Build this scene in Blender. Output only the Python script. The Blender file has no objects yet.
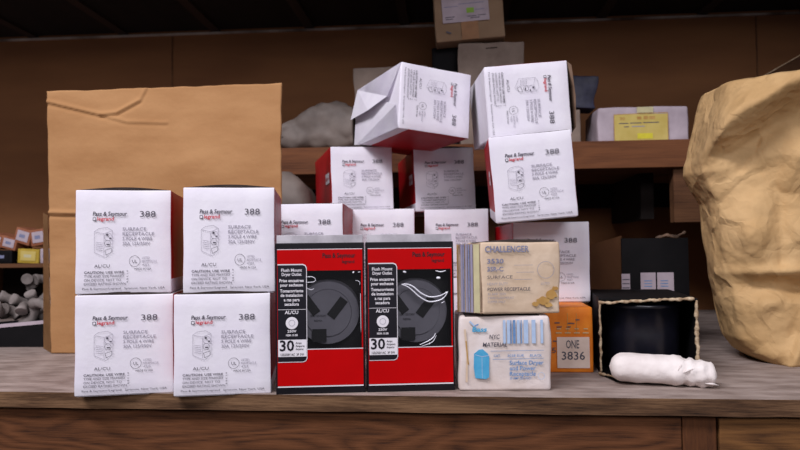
import bpy, bmesh, math, random
from mathutils import Vector, Matrix, noise, Euler
R = math.radians
random.seed(7)
scene = bpy.context.scene
COL = scene.collection

# ------------------------------------------------------------------ camera
cd = bpy.data.cameras.new('camera'); cam = bpy.data.objects.new('camera', cd); COL.objects.link(cam)
cd.sensor_width = 36; cd.lens = 700 * 36 / 800; cd.clip_start = .01; cd.clip_end = 20
cam.matrix_world = Matrix.Translation((.049, -.70, .145)) @ (Matrix.Rotation(R(4), 4, 'Z') @ Matrix.Rotation(R(92.05), 4, 'X') @ Matrix.Rotation(R(-.7), 4, 'Z'))
cd.dof.use_dof = True; cd.dof.focus_distance = .74; cd.dof.aperture_fstop = 10
scene.camera = cam

# ------------------------------------------------------------------ world and lights
w = bpy.data.worlds.new('world'); scene.world = w; w.use_nodes = True
w.node_tree.nodes['Background'].inputs[0].default_value = (.80, .78, .90, 1)
w.node_tree.nodes['Background'].inputs[1].default_value = .26
def area(name, loc, target, sx, sy, power, col):
    l = bpy.data.lights.new(name, 'AREA'); l.shape = 'RECTANGLE'; l.size = sx; l.size_y = sy; l.energy = power; l.color = col
    o = bpy.data.objects.new(name, l); COL.objects.link(o); o.location = loc
    o.rotation_euler = (Vector(target) - Vector(loc)).to_track_quat('-Z', 'Y').to_euler()
    return o
area('fluorescent_tube_light', (-.80, -1.15, 1.70), (0, .2, .2), 1.3, .3, 47, (.97, .94, 1.0))
area('fill_light', (.5, -2.0, 1.0), (0, .25, .2), 1.0, .5, 17, (.97, .94, 1.0))  # added fill lamp, brightens the sides the main light misses

scene.view_settings.view_transform = 'Standard'
scene.view_settings.look = 'None'
scene.view_settings.gamma = 1
scene.view_settings.exposure = 0

# ------------------------------------------------------------------ materials
def s2l(c):
    return tuple(((x / 255) / 12.92 if x / 255 <= .04045 else ((x / 255 + .055) / 1.055) ** 2.4) for x in c)
MATS = {}
def mat(name, rgb, rgb2=None, scale=(60, 60, 60), rough=.7, bump=0., bscale=300, spec=.3, metal=0., detail=6, lo=.35, hi=.7):
    """paper, card, plastic: two tones mixed by noise, with optional bump"""
    if name in MATS: return MATS[name]
    m = bpy.data.materials.new(name); m.use_nodes = True; nt = m.node_tree; N = nt.nodes; L = nt.links
    b = N['Principled BSDF']; b.inputs['Roughness'].default_value = rough
    b.inputs['Specular IOR Level'].default_value = spec; b.inputs['Metallic'].default_value = metal
    tc = N.new('ShaderNodeTexCoord')
    rgb2 = rgb2 or tuple(x * .9 for x in rgb)
    mp = N.new('ShaderNodeMapping'); mp.inputs['Scale'].default_value = scale; L.new(tc.outputs['Object'], mp.inputs[0])
    n = N.new('ShaderNodeTexNoise'); n.inputs['Scale'].default_value = 1; n.inputs['Detail'].default_value = detail; L.new(mp.outputs[0], n.inputs['Vector'])
    r = N.new('ShaderNodeValToRGB'); r.color_ramp.elements[0].position = lo; r.color_ramp.elements[1].position = hi
    r.color_ramp.elements[0].color = (*s2l(rgb2), 1); r.color_ramp.elements[1].color = (*s2l(rgb), 1)
    L.new(n.outputs[0], r.inputs[0]); L.new(r.outputs[0], b.inputs['Base Color'])
    if bump:
        n2 = N.new('ShaderNodeTexNoise'); n2.inputs['Scale'].default_value = bscale; n2.inputs['Detail'].default_value = 4
        L.new(tc.outputs['Object'], n2.inputs['Vector'])
        bp = N.new('ShaderNodeBump'); bp.inputs['Strength'].default_value = bump; bp.inputs['Distance'].default_value = .002
        L.new(n2.outputs[0], bp.inputs['Height']); L.new(bp.outputs[0], b.inputs['Normal'])
    MATS[name] = m; return m
def wood(name, a, b_, c, grain=(2.2, 60, 60), rings=14, rough=.75, stretch=7., bump=.4):
    m = bpy.data.materials.new(name); m.use_nodes = True; nt = m.node_tree; N = nt.nodes; L = nt.links
    b = N['Principled BSDF']; b.inputs['Roughness'].default_value = rough; b.inputs['Specular IOR Level'].default_value = .2
    tc = N.new('ShaderNodeTexCoord')
    mp = N.new('ShaderNodeMapping'); mp.inputs['Scale'].default_value = (2.2, 12, 12); L.new(tc.outputs['Object'], mp.inputs[0])
    n = N.new('ShaderNodeTexNoise'); n.inputs['Scale'].default_value = 1.3; n.inputs['Detail'].default_value = 2; L.new(mp.outputs[0], n.inputs['Vector'])
    mul = N.new('ShaderNodeMath'); mul.operation = 'MULTIPLY'; mul.inputs[1].default_value = rings; L.new(n.outputs[0], mul.inputs[0])
    fr = N.new('ShaderNodeMath'); fr.operation = 'PINGPONG'; fr.inputs[1].default_value = 1; L.new(mul.outputs[0], fr.inputs[0])
    mp2 = N.new('ShaderNodeMapping'); mp2.inputs['Scale'].default_value = (grain[0] * 7, grain[1] * 9, grain[2] * 9); L.new(tc.outputs['Object'], mp2.inputs[0])
    n2 = N.new('ShaderNodeTexNoise'); n2.inputs['Scale'].default_value = 1; n2.inputs['Detail'].default_value = 8; n2.inputs['Roughness'].default_value = .7; L.new(mp2.outputs[0], n2.inputs['Vector'])
    mx = N.new('ShaderNodeMath'); mx.operation = 'MULTIPLY_ADD'; mx.inputs[1].default_value = .30; L.new(fr.outputs[0], mx.inputs[0])
    h = N.new('ShaderNodeMath'); h.operation = 'MULTIPLY'; h.inputs[1].default_value = 1.0; L.new(n2.outputs[0], h.inputs[0]); L.new(h.outputs[0], mx.inputs[2])
    r = N.new('ShaderNodeValToRGB'); e = r.color_ramp.elements
    e[0].position = .34; e[0].color = (*s2l(c), 1); e[1].position = .86; e[1].color = (*s2l(a), 1)
    k = e.new(.58); k.color = (*s2l(b_), 1)
    L.new(mx.outputs[0], r.inputs[0]); L.new(r.outputs[0], b.inputs['Base Color'])
    bp = N.new('ShaderNodeBump'); bp.inputs['Strength'].default_value = bump; bp.inputs['Distance'].default_value = .001
    L.new(mx.outputs[0], bp.inputs['Height']); L.new(bp.outputs[0], b.inputs['Normal'])
    MATS[name] = m; return m
WHITE = mat('white_coated_card', (232, 229, 236), (222, 217, 228), (25, 25, 25), .55, .15, 120)
RED = mat('red_printed_card', (176, 10, 24), (158, 6, 18), (30, 30, 30), .45, .1, 150)
INK = mat('black_ink', (70, 66, 76), (92, 88, 98), (900, 900, 900), .6)
LINE = mat('grey_line_ink', (140, 136, 148), (160, 156, 168), (900, 900, 900), .6)
REDINK = mat('red_ink', (205, 60, 72), None, (90, 90, 90), .6)
KRAFT = mat('brown_cardboard', (178, 134, 90), (160, 116, 74), (9, 9, 30), .85, .35, 90)
KRAFTD = mat('dark_grey_board', (70, 58, 52), (48, 40, 38), (40, 40, 40), .9)
BAG = mat('brown_paper', (210, 174, 124), (182, 146, 98), (14, 14, 14), .75, .6, 70)
WALL = mat('brown_wall_panel', (140, 94, 58), (120, 78, 48), (3, 3, 12), .8, .1, 60)
CEIL = mat('shade_darkened_boards', (30, 21, 18), (20, 14, 12), (20, 2, 20), .9, .3, 50)  # near black: the shade under the deck is put into the colour
DARK = mat('black_plastic', (18, 16, 22), (12, 10, 16), (50, 50, 50), .4, 0, spec=.25)
CARDRED = mat('glossy_red_insert', (190, 0, 4), (178, 0, 3), (20, 20, 20), .55, spec=.08)
LABBLK = mat('black_label_print', (22, 20, 30), (18, 16, 24), (20, 20, 20), .4)
LABWHT = mat('white_label_print', (236, 232, 238), None, (20, 20, 20), .5)
GREY = mat('grey_outlet_plastic', (128, 126, 136), (116, 114, 124), (40, 40, 40), .5)
SLOT = mat('dark_slot', (16, 16, 20), None, (40, 40, 40), .6)
CREAM = mat('aged_cream_card', (216, 194, 170), (198, 174, 148), (45, 20, 45), .8, .3, 120)
STAIN = mat('tan_stain', (192, 154, 92), (170, 128, 68), (60, 60, 60), .8)
BLUEGR = mat('faded_blue_ink', (104, 112, 146), (134, 136, 160), (300, 300, 300), .8)
LILAC = mat('faded_violet_stripe', (134, 130, 158), (150, 144, 162), (60, 60, 60), .8)
PALEY = mat('pale_yellow_stripe', (200, 192, 150), (184, 176, 140), (60, 60, 60), .8)
WORN = mat('worn_white_card', (224, 214, 212), (206, 192, 184), (35, 35, 35), .75, .3, 120)
CYAN = mat('light_blue_ink', (60, 150, 196), (84, 168, 206), (100, 100, 100), .6)
BLUET = mat('blue_ink', (88, 128, 178), (110, 146, 190), (200, 200, 200), .6)
PALEB = mat('pale_blue_ink', (160, 184, 216), (176, 196, 222), (200, 200, 200), .6)
ORANGE = mat('orange_card', (228, 134, 36), (212, 112, 22), (50, 20, 50), .6, .2, 120)
PALEL = mat('pale_tan_label', (226, 206, 192), (212, 190, 176), (60, 60, 60), .7)
TORN = mat('torn_board_edge', (206, 186, 156), (150, 124, 96), (200, 200, 200), .9, .6, 300)
BLKCARD = mat('black_card', (18, 16, 18), (12, 11, 13), (30, 30, 30), .7, spec=.15)
PAPER = mat('white_wrapping_paper', (238, 230, 226), (222, 212, 208), (40, 40, 40), .7, .6, 90)
POLY = mat('cloudy_grey_plastic_bag', (128, 116, 108), (100, 90, 84), (18, 18, 18), .6, .5, 30, spec=.3)
GBOX = mat('dull_grey_card', (142, 126, 114), (124, 108, 98), (30, 30, 30), .85, .2, 90)
YEL = mat('yellow_label', (204, 184, 108), (190, 168, 88), (40, 40, 40), .7)
LILW = mat('dull_white_card', (188, 174, 182), (168, 154, 162), (30, 30, 30), .7, .2, 90)
NAVY = mat('dark_blue_plastic', (54, 54, 74), (40, 40, 56), (60, 60, 60), .5, .4, 80)
FIT = mat('grey_metal_fitting', (140, 130, 126), (104, 96, 92), (60, 60, 60), .7, .4, 120, metal=.0)
GREENI = mat('green_ink', (140, 180, 70), None, (60, 60, 60), .7)
TRIMW = mat('pale_gap_light_strip', (210, 196, 184), (90, 72, 60), (9, 2, 2), .8)
SHELFTOP = mat('dusty_grey_shelf_top', (170, 154, 146), (122, 106, 98), (24, 60, 18), .8, .6, 70, lo=.3, hi=.7)
W_EDGE = wood('rough_wood_edge', (124, 94, 68), (84, 60, 42), (36, 26, 20), (3, 60, 60), 12, .9)
W_BEAM = wood('reddish_pine_beam', (104, 64, 38), (84, 50, 28), (46, 26, 16), (2, 60, 60), 34)
W_POST = wood('dark_pine_post', (96, 58, 32), (78, 46, 26), (46, 28, 18), (40, 60, 4), 6)
W_BEAM2 = wood('yellowish_pine_beam', (118, 80, 44), (94, 62, 34), (56, 34, 20), (2, 60, 60), 26)
W_SHELF = wood('brown_shelf_board', (118, 74, 46), (98, 60, 38), (66, 38, 24), (2, 50, 50), 8)
W_DUSK = wood('dull_brown_board', (116, 80, 54), (98, 66, 44), (74, 48, 32), (2, 50, 50), 5)

def glossy_clear():
    m = bpy.data.materials.new('clear_blister_plastic'); m.use_nodes = True; nt = m.node_tree; N = nt.nodes; L = nt.links
    N.remove(N['Principled BSDF'])
    t = N.new('ShaderNodeBsdfTransparent'); g = N.new('ShaderNodeBsdfGlossy'); g.inputs['Roughness'].default_value = .06
    f = N.new('ShaderNodeFresnel'); f.inputs[0].default_value = 1.5; mx = N.new('ShaderNodeMixShader')
    L.new(f.outputs[0], mx.inputs[0]); L.new(t.outputs[0], mx.inputs[1]); L.new(g.outputs[0], mx.inputs[2])
    L.new(mx.outputs[0], N['Material Output'].inputs[0]); return m
CLEAR = glossy_clear()
GLINT = mat('white_glint_on_crease', (236, 236, 246), None, (20, 20, 20), .15, spec=1.)  # lamp glints along the film ridges, painted as opaque white
RIM = mat('milky_plastic_rim', (196, 192, 198), (160, 156, 162), (60, 60, 60), .3, spec=.6)

# ------------------------------------------------------------------ object helpers
def link(name, me, mats, parent=None, mw=None):
    o = bpy.data.objects.new(name, me); COL.objects.link(o)
    if mats is not None:
        for m in (mats if isinstance(mats, (list, tuple)) else [mats]): me.materials.append(m)
    if parent: o.parent = parent
    if mw is not None: o.matrix_basis = mw
    return o
def from_bm(name, bm, mats, parent=None, mw=None, smooth=False):
    me = bpy.data.meshes.new(name); bmesh.ops.recalc_face_normals(bm, faces=bm.faces); bm.to_mesh(me); bm.free()
    if smooth:
        for p in me.polygons: p.use_smooth = True
    return link(name, me, mats, parent, mw)
def tag(o, label, cat, group=None, kind=None):
    o['label'] = label; o['category'] = cat
    if group: o['group'] = group
    if kind: o['kind'] = kind
    return o
def structure(o, label=None):
    o['kind'] = 'structure'
    if label: o['label'] = label
    return o
def root(name, loc=(0, 0, 0), yaw=0, mw=None):
    o = bpy.data.objects.new(name, None); COL.objects.link(o); o.empty_display_size = .02
    o.matrix_basis = mw if mw is not None else Matrix.Translation(loc) @ Matrix.Rotation(R(yaw), 4, 'Z')
    return o
def copy_tree(o, parent=None):
    c = o.copy(); COL.objects.link(c)
    if parent: c.parent = parent
    for ch in o.children: copy_tree(ch, c)
    return c
def add_box(bm, x0, x1, y0, y1, z0, z1, mi=0, bev=0.0):
    vs = [bm.verts.new(p) for p in ((x0, y0, z0), (x1, y0, z0), (x1, y1, z0), (x0, y1, z0), (x0, y0, z1), (x1, y0, z1), (x1, y1, z1), (x0, y1, z1))]
    fs = [bm.faces.new([vs[i] for i in q]) for q in ((0, 3, 2, 1), (4, 5, 6, 7), (0, 1, 5, 4), (1, 2, 6, 5), (2, 3, 7, 6), (3, 0, 4, 7))]
    for f in fs: f.material_index = mi
    if bev:
        es = list({e for f in fs for e in f.edges})
        bmesh.ops.bevel(bm, geom=es, offset=bev, segments=2, affect='EDGES', profile=.5)
def box(name, x0, x1, y0, y1, z0, z1, m, parent=None, bev=0., mw=None):
    bm = bmesh.new(); add_box(bm, x0, x1, y0, y1, z0, z1, 0, bev); return from_bm(name, bm, m, parent, mw)
def worn_box(w, h, d, jit=.0006, bev=.0012, cuts=7, seed=0, paint=None, x0=None):
    """closed carton: subdivided, softly bulged and dented; paint(normal, centre) gives the material slot"""
    bm = bmesh.new(); x0 = -w / 2 if x0 is None else x0
    add_box(bm, x0, x0 + w, 0, d, 0, h)
    bmesh.ops.bevel(bm, geom=bm.edges[:], offset=bev, segments=2, affect='EDGES', profile=.5)
    bmesh.ops.subdivide_edges(bm, edges=[e for e in bm.edges if e.calc_length() > bev * 4], cuts=cuts, use_grid_fill=True)
    for v in bm.verts:
        p = v.co.copy(); q = Vector((p.x * 28 + seed * 7.3, p.y * 28, p.z * 28))
        n = noise.noise_vector(q)
        k = 1 if p.z > .002 else .2
        v.co += Vector((n.x, n.y, n.z * .5)) * jit * k
    for f in bm.faces:
        f.smooth = True
        if paint: f.material_index = paint(f.normal, f.calc_center_median())
    return bm

# flat printing: text, lines and shapes lying in the XZ plane facing -Y
def text_geo(s, size, offset=0.0, align='LEFT', shear=0.0, sx=1.0):
    c = bpy.data.curves.new('t', 'FONT'); c.body = s; c.size = 1; c.offset = offset; c.resolution_u = 2; c.align_x = align; c.shear = shear
    o = bpy.data.objects.new('t', c); COL.objects.link(o); bpy.context.view_layer.update()
    me = bpy.data.meshes.new_from_object(o.evaluated_get(bpy.context.evaluated_depsgraph_get()))
    vs = [(v.co.x * size * sx, v.co.y * size) for v in me.vertices]; fs = [tuple(p.vertices) for p in me.polygons]
    bpy.data.objects.remove(o); bpy.data.curves.remove(c); bpy.data.meshes.remove(me)
    return vs, fs
class Print:
    def __init__(self): self.bm = bmesh.new(); self.mats = []
    def mi(self, m):
        if m not in self.mats: self.mats.append(m)
        return self.mats.index(m)
    def poly(self, pts, m, y=0.):
        vs = [self.bm.verts.new((p[0], y, p[1])) for p in pts]
        f = self.bm.faces.new(vs); f.material_index = self.mi(m)
    def rect(self, x0, x1, z0, z1, m, y=0.): self.poly([(x0, z0), (x1, z0), (x1, z1), (x0, z1)], m, y)
    def line(self, a, b, t, m, y=0.):
        a = Vector(a); b = Vector(b); d = (b - a).normalized(); n = Vector((-d.y, d.x)) * t / 2
        self.poly([a - n, b - n, b + n, a + n], m, y)
    def path(self, pts, t, m, y=0.):
        for a, b in zip(pts, pts[1:]): self.line(a, b, t, m, y)
    def ring(self, c, r, t, m, y=0., n=28, a0=0, a1=360):
        ps = [(c[0] + r * math.cos(R(a0 + (a1 - a0) * i / n)), c[1] + r * math.sin(R(a0 + (a1 - a0) * i / n))) for i in range(n + 1)]
        self.path(ps, t, m, y)
    def disc(self, c, r, m, y=0., n=24): self.poly([(c[0] + r * math.cos(2 * math.pi * i / n), c[1] + r * math.sin(2 * math.pi * i / n)) for i in range(n)], m, y)
    def text(self, s, x, z, size, m, offset=0., align='LEFT', shear=0., sx=1., rot=0., y=0., width=None):
        vs, fs = text_geo(s, size, offset, align, shear, sx)
        if width and vs:
            a = min(v[0] for v in vs); b = max(v[0] for v in vs); k = width / (b - a); vs = [((v[0] - a) * k, v[1]) for v in vs]
        c_, s_ = math.cos(rot), math.sin(rot); i = self.mi(m)
        vv = [self.bm.verts.new((x + p * c_ - q * s_, y, z + p * s_ + q * c_)) for p, q in vs]
        for f in fs:
            try: self.bm.faces.new([vv[k] for k in f]).material_index = i
            except ValueError: pass
    def build(self, name, parent=None, mw=None):
        me = bpy.data.meshes.new(name); self.bm.to_mesh(me); self.bm.free()
        return link(name, me, self.mats, parent, mw)

# ------------------------------------------------------------------ the setting
# shelf deck: dusty top, rough front edge
bm = bmesh.new()
nx, ny = 80, 30
XA, XB, YB = -1.6, 1.6, .95
def front_y(x): return .0005 - .0385 * x + .0012 * noise.noise(Vector((x * 40, 0, 0)))
grid = [[bm.verts.new((XA + (XB - XA) * i / nx, front_y(XA + (XB - XA) * i / nx) * (1 - j / ny) + YB * j / ny, 0)) for j in range(ny + 1)] for i in range(nx + 1)]
for i in range(nx):
    for j in range(ny): bm.faces.new((grid[i][j], grid[i + 1][j], grid[i + 1][j + 1], grid[i][j + 1])).material_index = 0
low = [bm.verts.new((g[0].co.x, g[0].co.y + .0004, -.0165 + .0012 * noise.noise(Vector((g[0].co.x * 30, 3, 1))))) for g in grid]
for i in range(nx): bm.faces.new((grid[i + 1][0], grid[i][0], low[i], low[i + 1])).material_index = 1
lb = [bm.verts.new((XA, YB, -.0165)), bm.verts.new((XB, YB, -.0165))]
bm.faces.new(low + [lb[1], lb[0]]).material_index = 1
structure(from_bm('trim_1', bm, [SHELFTOP, W_EDGE]), 'grey dusty workbench shelf board with a rough wooden front edge')
def beam(name, x0, x1, y, z0, z1, m, label, dy=.04):
    bm = bmesh.new(); add_box(bm, x0, x1, y, y + dy, z0, z1, 0, .0012)
    for v in bm.verts: v.co.y += -.0385 * v.co.x
    return structure(from_bm(name, bm, m), label)
beam('trim_2', -1.6, .2705, .011, -.16, -.0195, W_BEAM, 'long reddish pine beam under the shelf edge')
beam('trim_3', .2715, .3035, .0125, -.16, -.0195, W_POST, 'dark upright post end between the two front beams')
beam('trim_4', .3050, 1.6, .010, -.16, -.0195, W_BEAM2, 'yellowish pine beam right of the post')
bm = bmesh.new(); add_box(bm, -3.5, 3.5, .95, .97, -.95, 1.6); structure(from_bm('wall_back', bm, WALL), 'brown panelled back wall')
# vertical panel joints and battens on the wall
for i, x in enumerate((-.62, .76)):
    structure(box('trim_%d' % (5 + i), x, x + .003, .948, .9501, -.1, .674, W_DUSK))
bm = bmesh.new(); structure(box('floor', -3.5, 3.5, -3.5, .97, -.97, -.95, mat('grey_concrete_floor', (120, 112, 104), (96, 90, 84), (3, 3, 3), .9)), 'grey concrete floor')
add_box(bm, -3.5, 3.5, .3, 1.0, .686, .704); structure(from_bm('ceiling', bm, CEIL), 'dark board ceiling under the deck above')
JOIST = mat('joist_wood', (58, 42, 34), (44, 32, 26), (20, 2, 20), .9)
for i in range(14):
    x = -1.9 + i * .23
    structure(box('trim_%d' % (7 + i), x, x + .022, .3, .95, .6805, .686, JOIST))
structure(box('trim_21', -2.2, 1.6, .943, .95, .6745, .6790, TRIMW), 'thin pale strip painted as gap light along the top of the back wall')  # light in the gap above the wall, built as a pale strip
structure(box('trim_22', -.36, .62, .60, .949, .290, .3405, W_SHELF, bev=.001), 'brown wooden upper shelf board')
structure(box('trim_25', -.36, .62, .925, .949, .236, .2895, CEIL), 'dark strip standing in for the shade beneath the upper shelf')  # added dark strip in place of the black shade under the shelf
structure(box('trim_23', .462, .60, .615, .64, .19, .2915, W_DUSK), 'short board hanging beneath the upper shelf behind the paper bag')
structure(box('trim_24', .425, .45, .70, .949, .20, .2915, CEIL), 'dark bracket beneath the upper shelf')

# ------------------------------------------------------------------ the white cartons with red sides
CW, CH = .097, .1035
def carton_print():
    P = Print(); X = lambda px: (px / 91 - .5) * CW; Z = lambda py: (101 - py) / 101 * CH   # measured from the carton's own face
    P.text('Pass & Seymour', X(16.5), Z(25.6), .0056, INK, .022, shear=.15, width=.0345)
    P.rect(X(16.5), X(19.7), Z(30.6), Z(27.4), INK); P.rect(X(17.1), X(19.1), Z(30), Z(28), WHITE, -.0001)
    P.text('legrand', X(20.8), Z(30.3), .0050, REDINK, .02, width=.0165)
    P.text('388', X(61), Z(27.0), .0086, INK, .0, width=.0160)
    t = .00030
    P.path([(X(18), Z(61)), (X(18), Z(41)), (X(22), Z(38)), (X(30), Z(37)), (X(35), Z(40)), (X(35), Z(60)), (X(29), Z(66)), (X(18), Z(61))], t, LINE)
    P.path([(X(18), Z(41)), (X(27), Z(43)), (X(35), Z(40))], t, LINE); P.line((X(27), Z(43)), (X(27), Z(64)), t, LINE)
    P.ring((X(31), Z(46)), .0038, t, LINE, n=14); P.ring((X(30.5), Z(52.5)), .0032, t, INK, n=12)
    P.rect(X(29), X(31), Z(45), Z(43), INK); P.rect(X(32), X(34), Z(48), Z(46.8), INK); P.rect(X(29.5), X(32.5), Z(54), Z(52.8), INK)
    for k in range(5): P.line((X(19.5), Z(51 + k * 1.8)), (X(26), Z(52 + k * 1.8)), t, LINE)
    P.path([(X(28), Z(59)), (X(34), Z(57)), (X(34), Z(61)), (X(29), Z(63.5)), (X(28), Z(59))], t * 1.2, INK)
    for k, q in enumerate(('SURFACE', 'RECEPTACLE', '3 POLE 4 WIRE', '30A 125/250V')):
        P.text(q, X(44.5), Z(40 + 4.7 * k), .0044, LINE, .01, width=(.024, .032, .030, .028)[k])
    P.text('AL/CU', X(18), Z(75.5), .0044, INK, 0, width=.0155)
    P.ring((X(56), Z(69.8)), .0054, .00035, INK, n=24); P.text('UL', X(56), Z(71.4), .0044, INK, .0, align='CENTER')
    for k, q in enumerate(('LISTED', 'RECEPTACLE', '42J3')): P.text(q, X(63), Z(67.6 + 3.3 * k), .0030, LINE, .0, width=(.008, .015, .007)[k])
    P.text('MADE IN USA', X(56), Z(78.3), .0030, INK, .0, width=.017)
    for k, q in enumerate(('CAUTION: USE WIRE', 'TYPE AND SIZE MARKED', 'ON DEVICE. NOT TO', 'EXCEED RATING SHOWN')):
        P.text(q, X(8.5), Z(81.2 + 3.7 * k), .0032, INK, (.02, 0, 0, 0)[k], width=(.040, .040, .037, .042)[k])
    P.text('0 1 3 8 8', X(46.5) + .002, Z(78.5), .0024, INK, 0, rot=-math.pi / 2, width=.0120)
    P.text('Pass & Seymour/Legrand   Syracuse, New York, USA', X(7), Z(96.6), .0028, INK, .0, width=.083)
    return P
def carton_paint(nr, c):
    if abs(nr.x) > .8: return 1 if c.z > CH * .19 else 0
    return 0
PRINT_ME = None
def make_carton(depth, seed, flap=True, patch=True):
    """upright: origin at bottom centre of the printed front"""
    global PRINT_ME
    t = bpy.data.objects.new('receptacle_carton', None); COL.objects.link(t); t.empty_display_size = .02
    bm = worn_box(CW, CH - .001, depth, .0009, .0012, 7, seed, carton_paint)
    from_bm('carton_body', bm, [WHITE, RED], t)
    if PRINT_ME is None:
        p = carton_print().build('face_printing', t, Matrix.Translation((0, -.0013, 0))); PRINT_ME = p.data
    else: link('face_printing', PRINT_ME, None, t, Matrix.Translation((0, -.0013, 0)))
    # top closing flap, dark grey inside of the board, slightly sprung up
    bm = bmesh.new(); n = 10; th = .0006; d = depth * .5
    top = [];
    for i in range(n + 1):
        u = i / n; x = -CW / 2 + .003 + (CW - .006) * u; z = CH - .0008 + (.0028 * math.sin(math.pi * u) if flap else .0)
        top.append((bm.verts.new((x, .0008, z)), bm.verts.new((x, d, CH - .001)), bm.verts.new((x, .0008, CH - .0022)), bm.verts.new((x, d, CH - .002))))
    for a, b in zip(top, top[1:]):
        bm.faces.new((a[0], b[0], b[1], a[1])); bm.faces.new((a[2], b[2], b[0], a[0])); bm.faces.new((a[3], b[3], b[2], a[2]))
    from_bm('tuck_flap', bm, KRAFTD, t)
    # bottom tuck flaps, white, with the seam between them
    bm = bmesh.new()
    add_box(bm, -CW / 2 + .002, CW / 2 - .002, .002, depth * .56, -.0006, .0006)
    o = from_bm('bottom_flap', bm, WHITE, t)
    if patch:
        P = Print(); P.rect(0, .040, 0, .017, LABWHT); P.text('legrand', .003, .006, .009, REDINK, .0, width=.034, y=-.0002)
        P.build('side_label', t, Matrix.Translation((-CW / 2 - .0014, .052, .046)) @ Matrix.Rotation(R(-90), 4, 'Z'))
    return t
TYPES = {}
def carton(x, y, z, yaw, pit, rol, label, group=None, depth=.15, flap=True, patch=False, turned=False, sc=1., seed=None):
    key = (depth, flap, patch)
    if key not in TYPES: TYPES[key] = o = make_carton(depth, len(TYPES) * 3 + 1, flap, patch)
    else: o = copy_tree(TYPES[key])
    M = Matrix.Translation((x, y, z)) @ Matrix.Rotation(R(yaw), 4, 'Z') @ Matrix.Rotation(R(pit), 4, 'X') @ Matrix.Rotation(R(rol), 4, 'Y') @ Matrix.Diagonal((*(sc if isinstance(sc, tuple) else (sc, 1, 1)), 1))
    if turned: M = M @ Matrix.Translation((0, 0, CW / 2)) @ Matrix.Rotation(R(90), 4, 'Y') @ Matrix.Translation((0, 0, -CH / 2))
    o.matrix_basis = M
    return tag(o, label, 'box', group)
GRP = 'white and red receptacle cartons marked 388'
carton(-.2860, .0030, 0, 14, 0, 0, 'white 388 carton at the lower left corner of the pile, on the shelf edge', GRP)
carton(-.1830, .0030, 0, 11, 0, 0, 'white 388 carton on the shelf between the lower left carton and the red blister packs', GRP)
carton(-.2872, .0035, CH, 14, 0, 0, 'white 388 carton at the upper left corner of the pile, before the brown cardboard', GRP, sc=(.975, 1, 1.045))
carton(-.1765, .0060, CH, 11, 0, 0, 'white 388 carton second from left in the upper front row, its dark flap raised', GRP, sc=(.955, 1, 1.055))
HID = 'white 388 carton of the middle row, hidden under another carton behind the packs'
carton(-.1345, .186, 0, 2.8, 0, 0, 'white 388 carton behind the red packs under the leftmost middle row carton', GRP, .14, False)
carton(-.1345, .186, CH, 2.8, 0, 0, 'white 388 carton peeking over the left red pack beside the second upper carton', GRP, .14, False)
carton(-.0495, .327, 0, 4, 0, 0, 'white 388 carton on the shelf under the low middle carton', GRP, .19, False)
carton(-.0500, .327, CH, 4, 0, 0, 'white 388 carton seen above the join of the two red packs', GRP, .19, False)
carton(.0600, .362, 0, 0, 0, 0, 'white 388 carton on the shelf under the one above the right red pack', GRP, .19, False)
carton(.0600, .362, CH, 0, 0, 0, 'white 388 carton seen above the right red pack, beside the striped tan box', GRP, .19, False)
carton(-.0830, .378, CH * 2, 18, 0, -1.4, 'white 388 carton with red left side, left one of two upright in third tier', GRP, .19, True, True, sc=(1, 1, .97))
carton(.0450, .412, CH * 2, 11.5, 0, -2, 'white 388 carton with red left side, under the sideways carton with closed end flaps', GRP, .19, True, True, sc=(1, 1, .97))
carton(.1795, .208, .0762, 3.2, 0, 0, 'white 388 carton standing on the orange box, right end of the pile', GRP, .19, False, True)
carton(.1534, .1405, .1790, -1.5, 4.6, -4.35, 'white 388 carton tilted anticlockwise on the right, red left side showing', GRP, .19, False, True)
oc2 = carton(.1578, .2160, .2895, 4, 4.6, -4.2, 'white carton lying on its side at the top right, printing turned sideways', GRP, .19, False, False, True, (1.05, 1, .985))
oc = carton(.0310, .2830, .3085, 29, -1.4, 4.4, 'white carton lying sideways at the top left, its closed end flaps facing left', GRP, .17, False, False, True, (1.09, 1, .97))
# loose end flaps of that last carton (its printed bottom is the end that faces left)
def endflap(name, pts, m, parent, th=.0007):
    bm = bmesh.new(); a = [bm.verts.new(p) for p in pts]; bm.faces.new(a)
    bmesh.ops.solidify(bm, geom=bm.faces[:], thickness=th); return from_bm(name, bm, m, parent)
hx = CW / 2 - .001
endflap('end_flap', [(-hx, .000, -.0008), (-hx, .165, -.0008), (.004, .165, -.009), (.006, .085, -.012), (-.004, .03, -.006)], WHITE, oc)
endflap('end_flap', [(hx, .000, -.0008), (hx, .165, -.0008), (-.006, .165, -.0015), (.000, .045, -.0022), (.012, .01, -.0012)], WHITE, oc)

endflap('end_flap', [(hx, .002, CH - .001), (hx, .17, CH + .001), (-hx, .17, CH + .001), (-hx, .002, CH - .001), (-hx + .006, -.001, CH + .004), (0, -.002, CH + .0062), (hx - .008, -.001, CH + .004)], mat('inside_of_flap', (120, 96, 78), (96, 74, 58), (40, 40, 40), .85), oc2)
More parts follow.
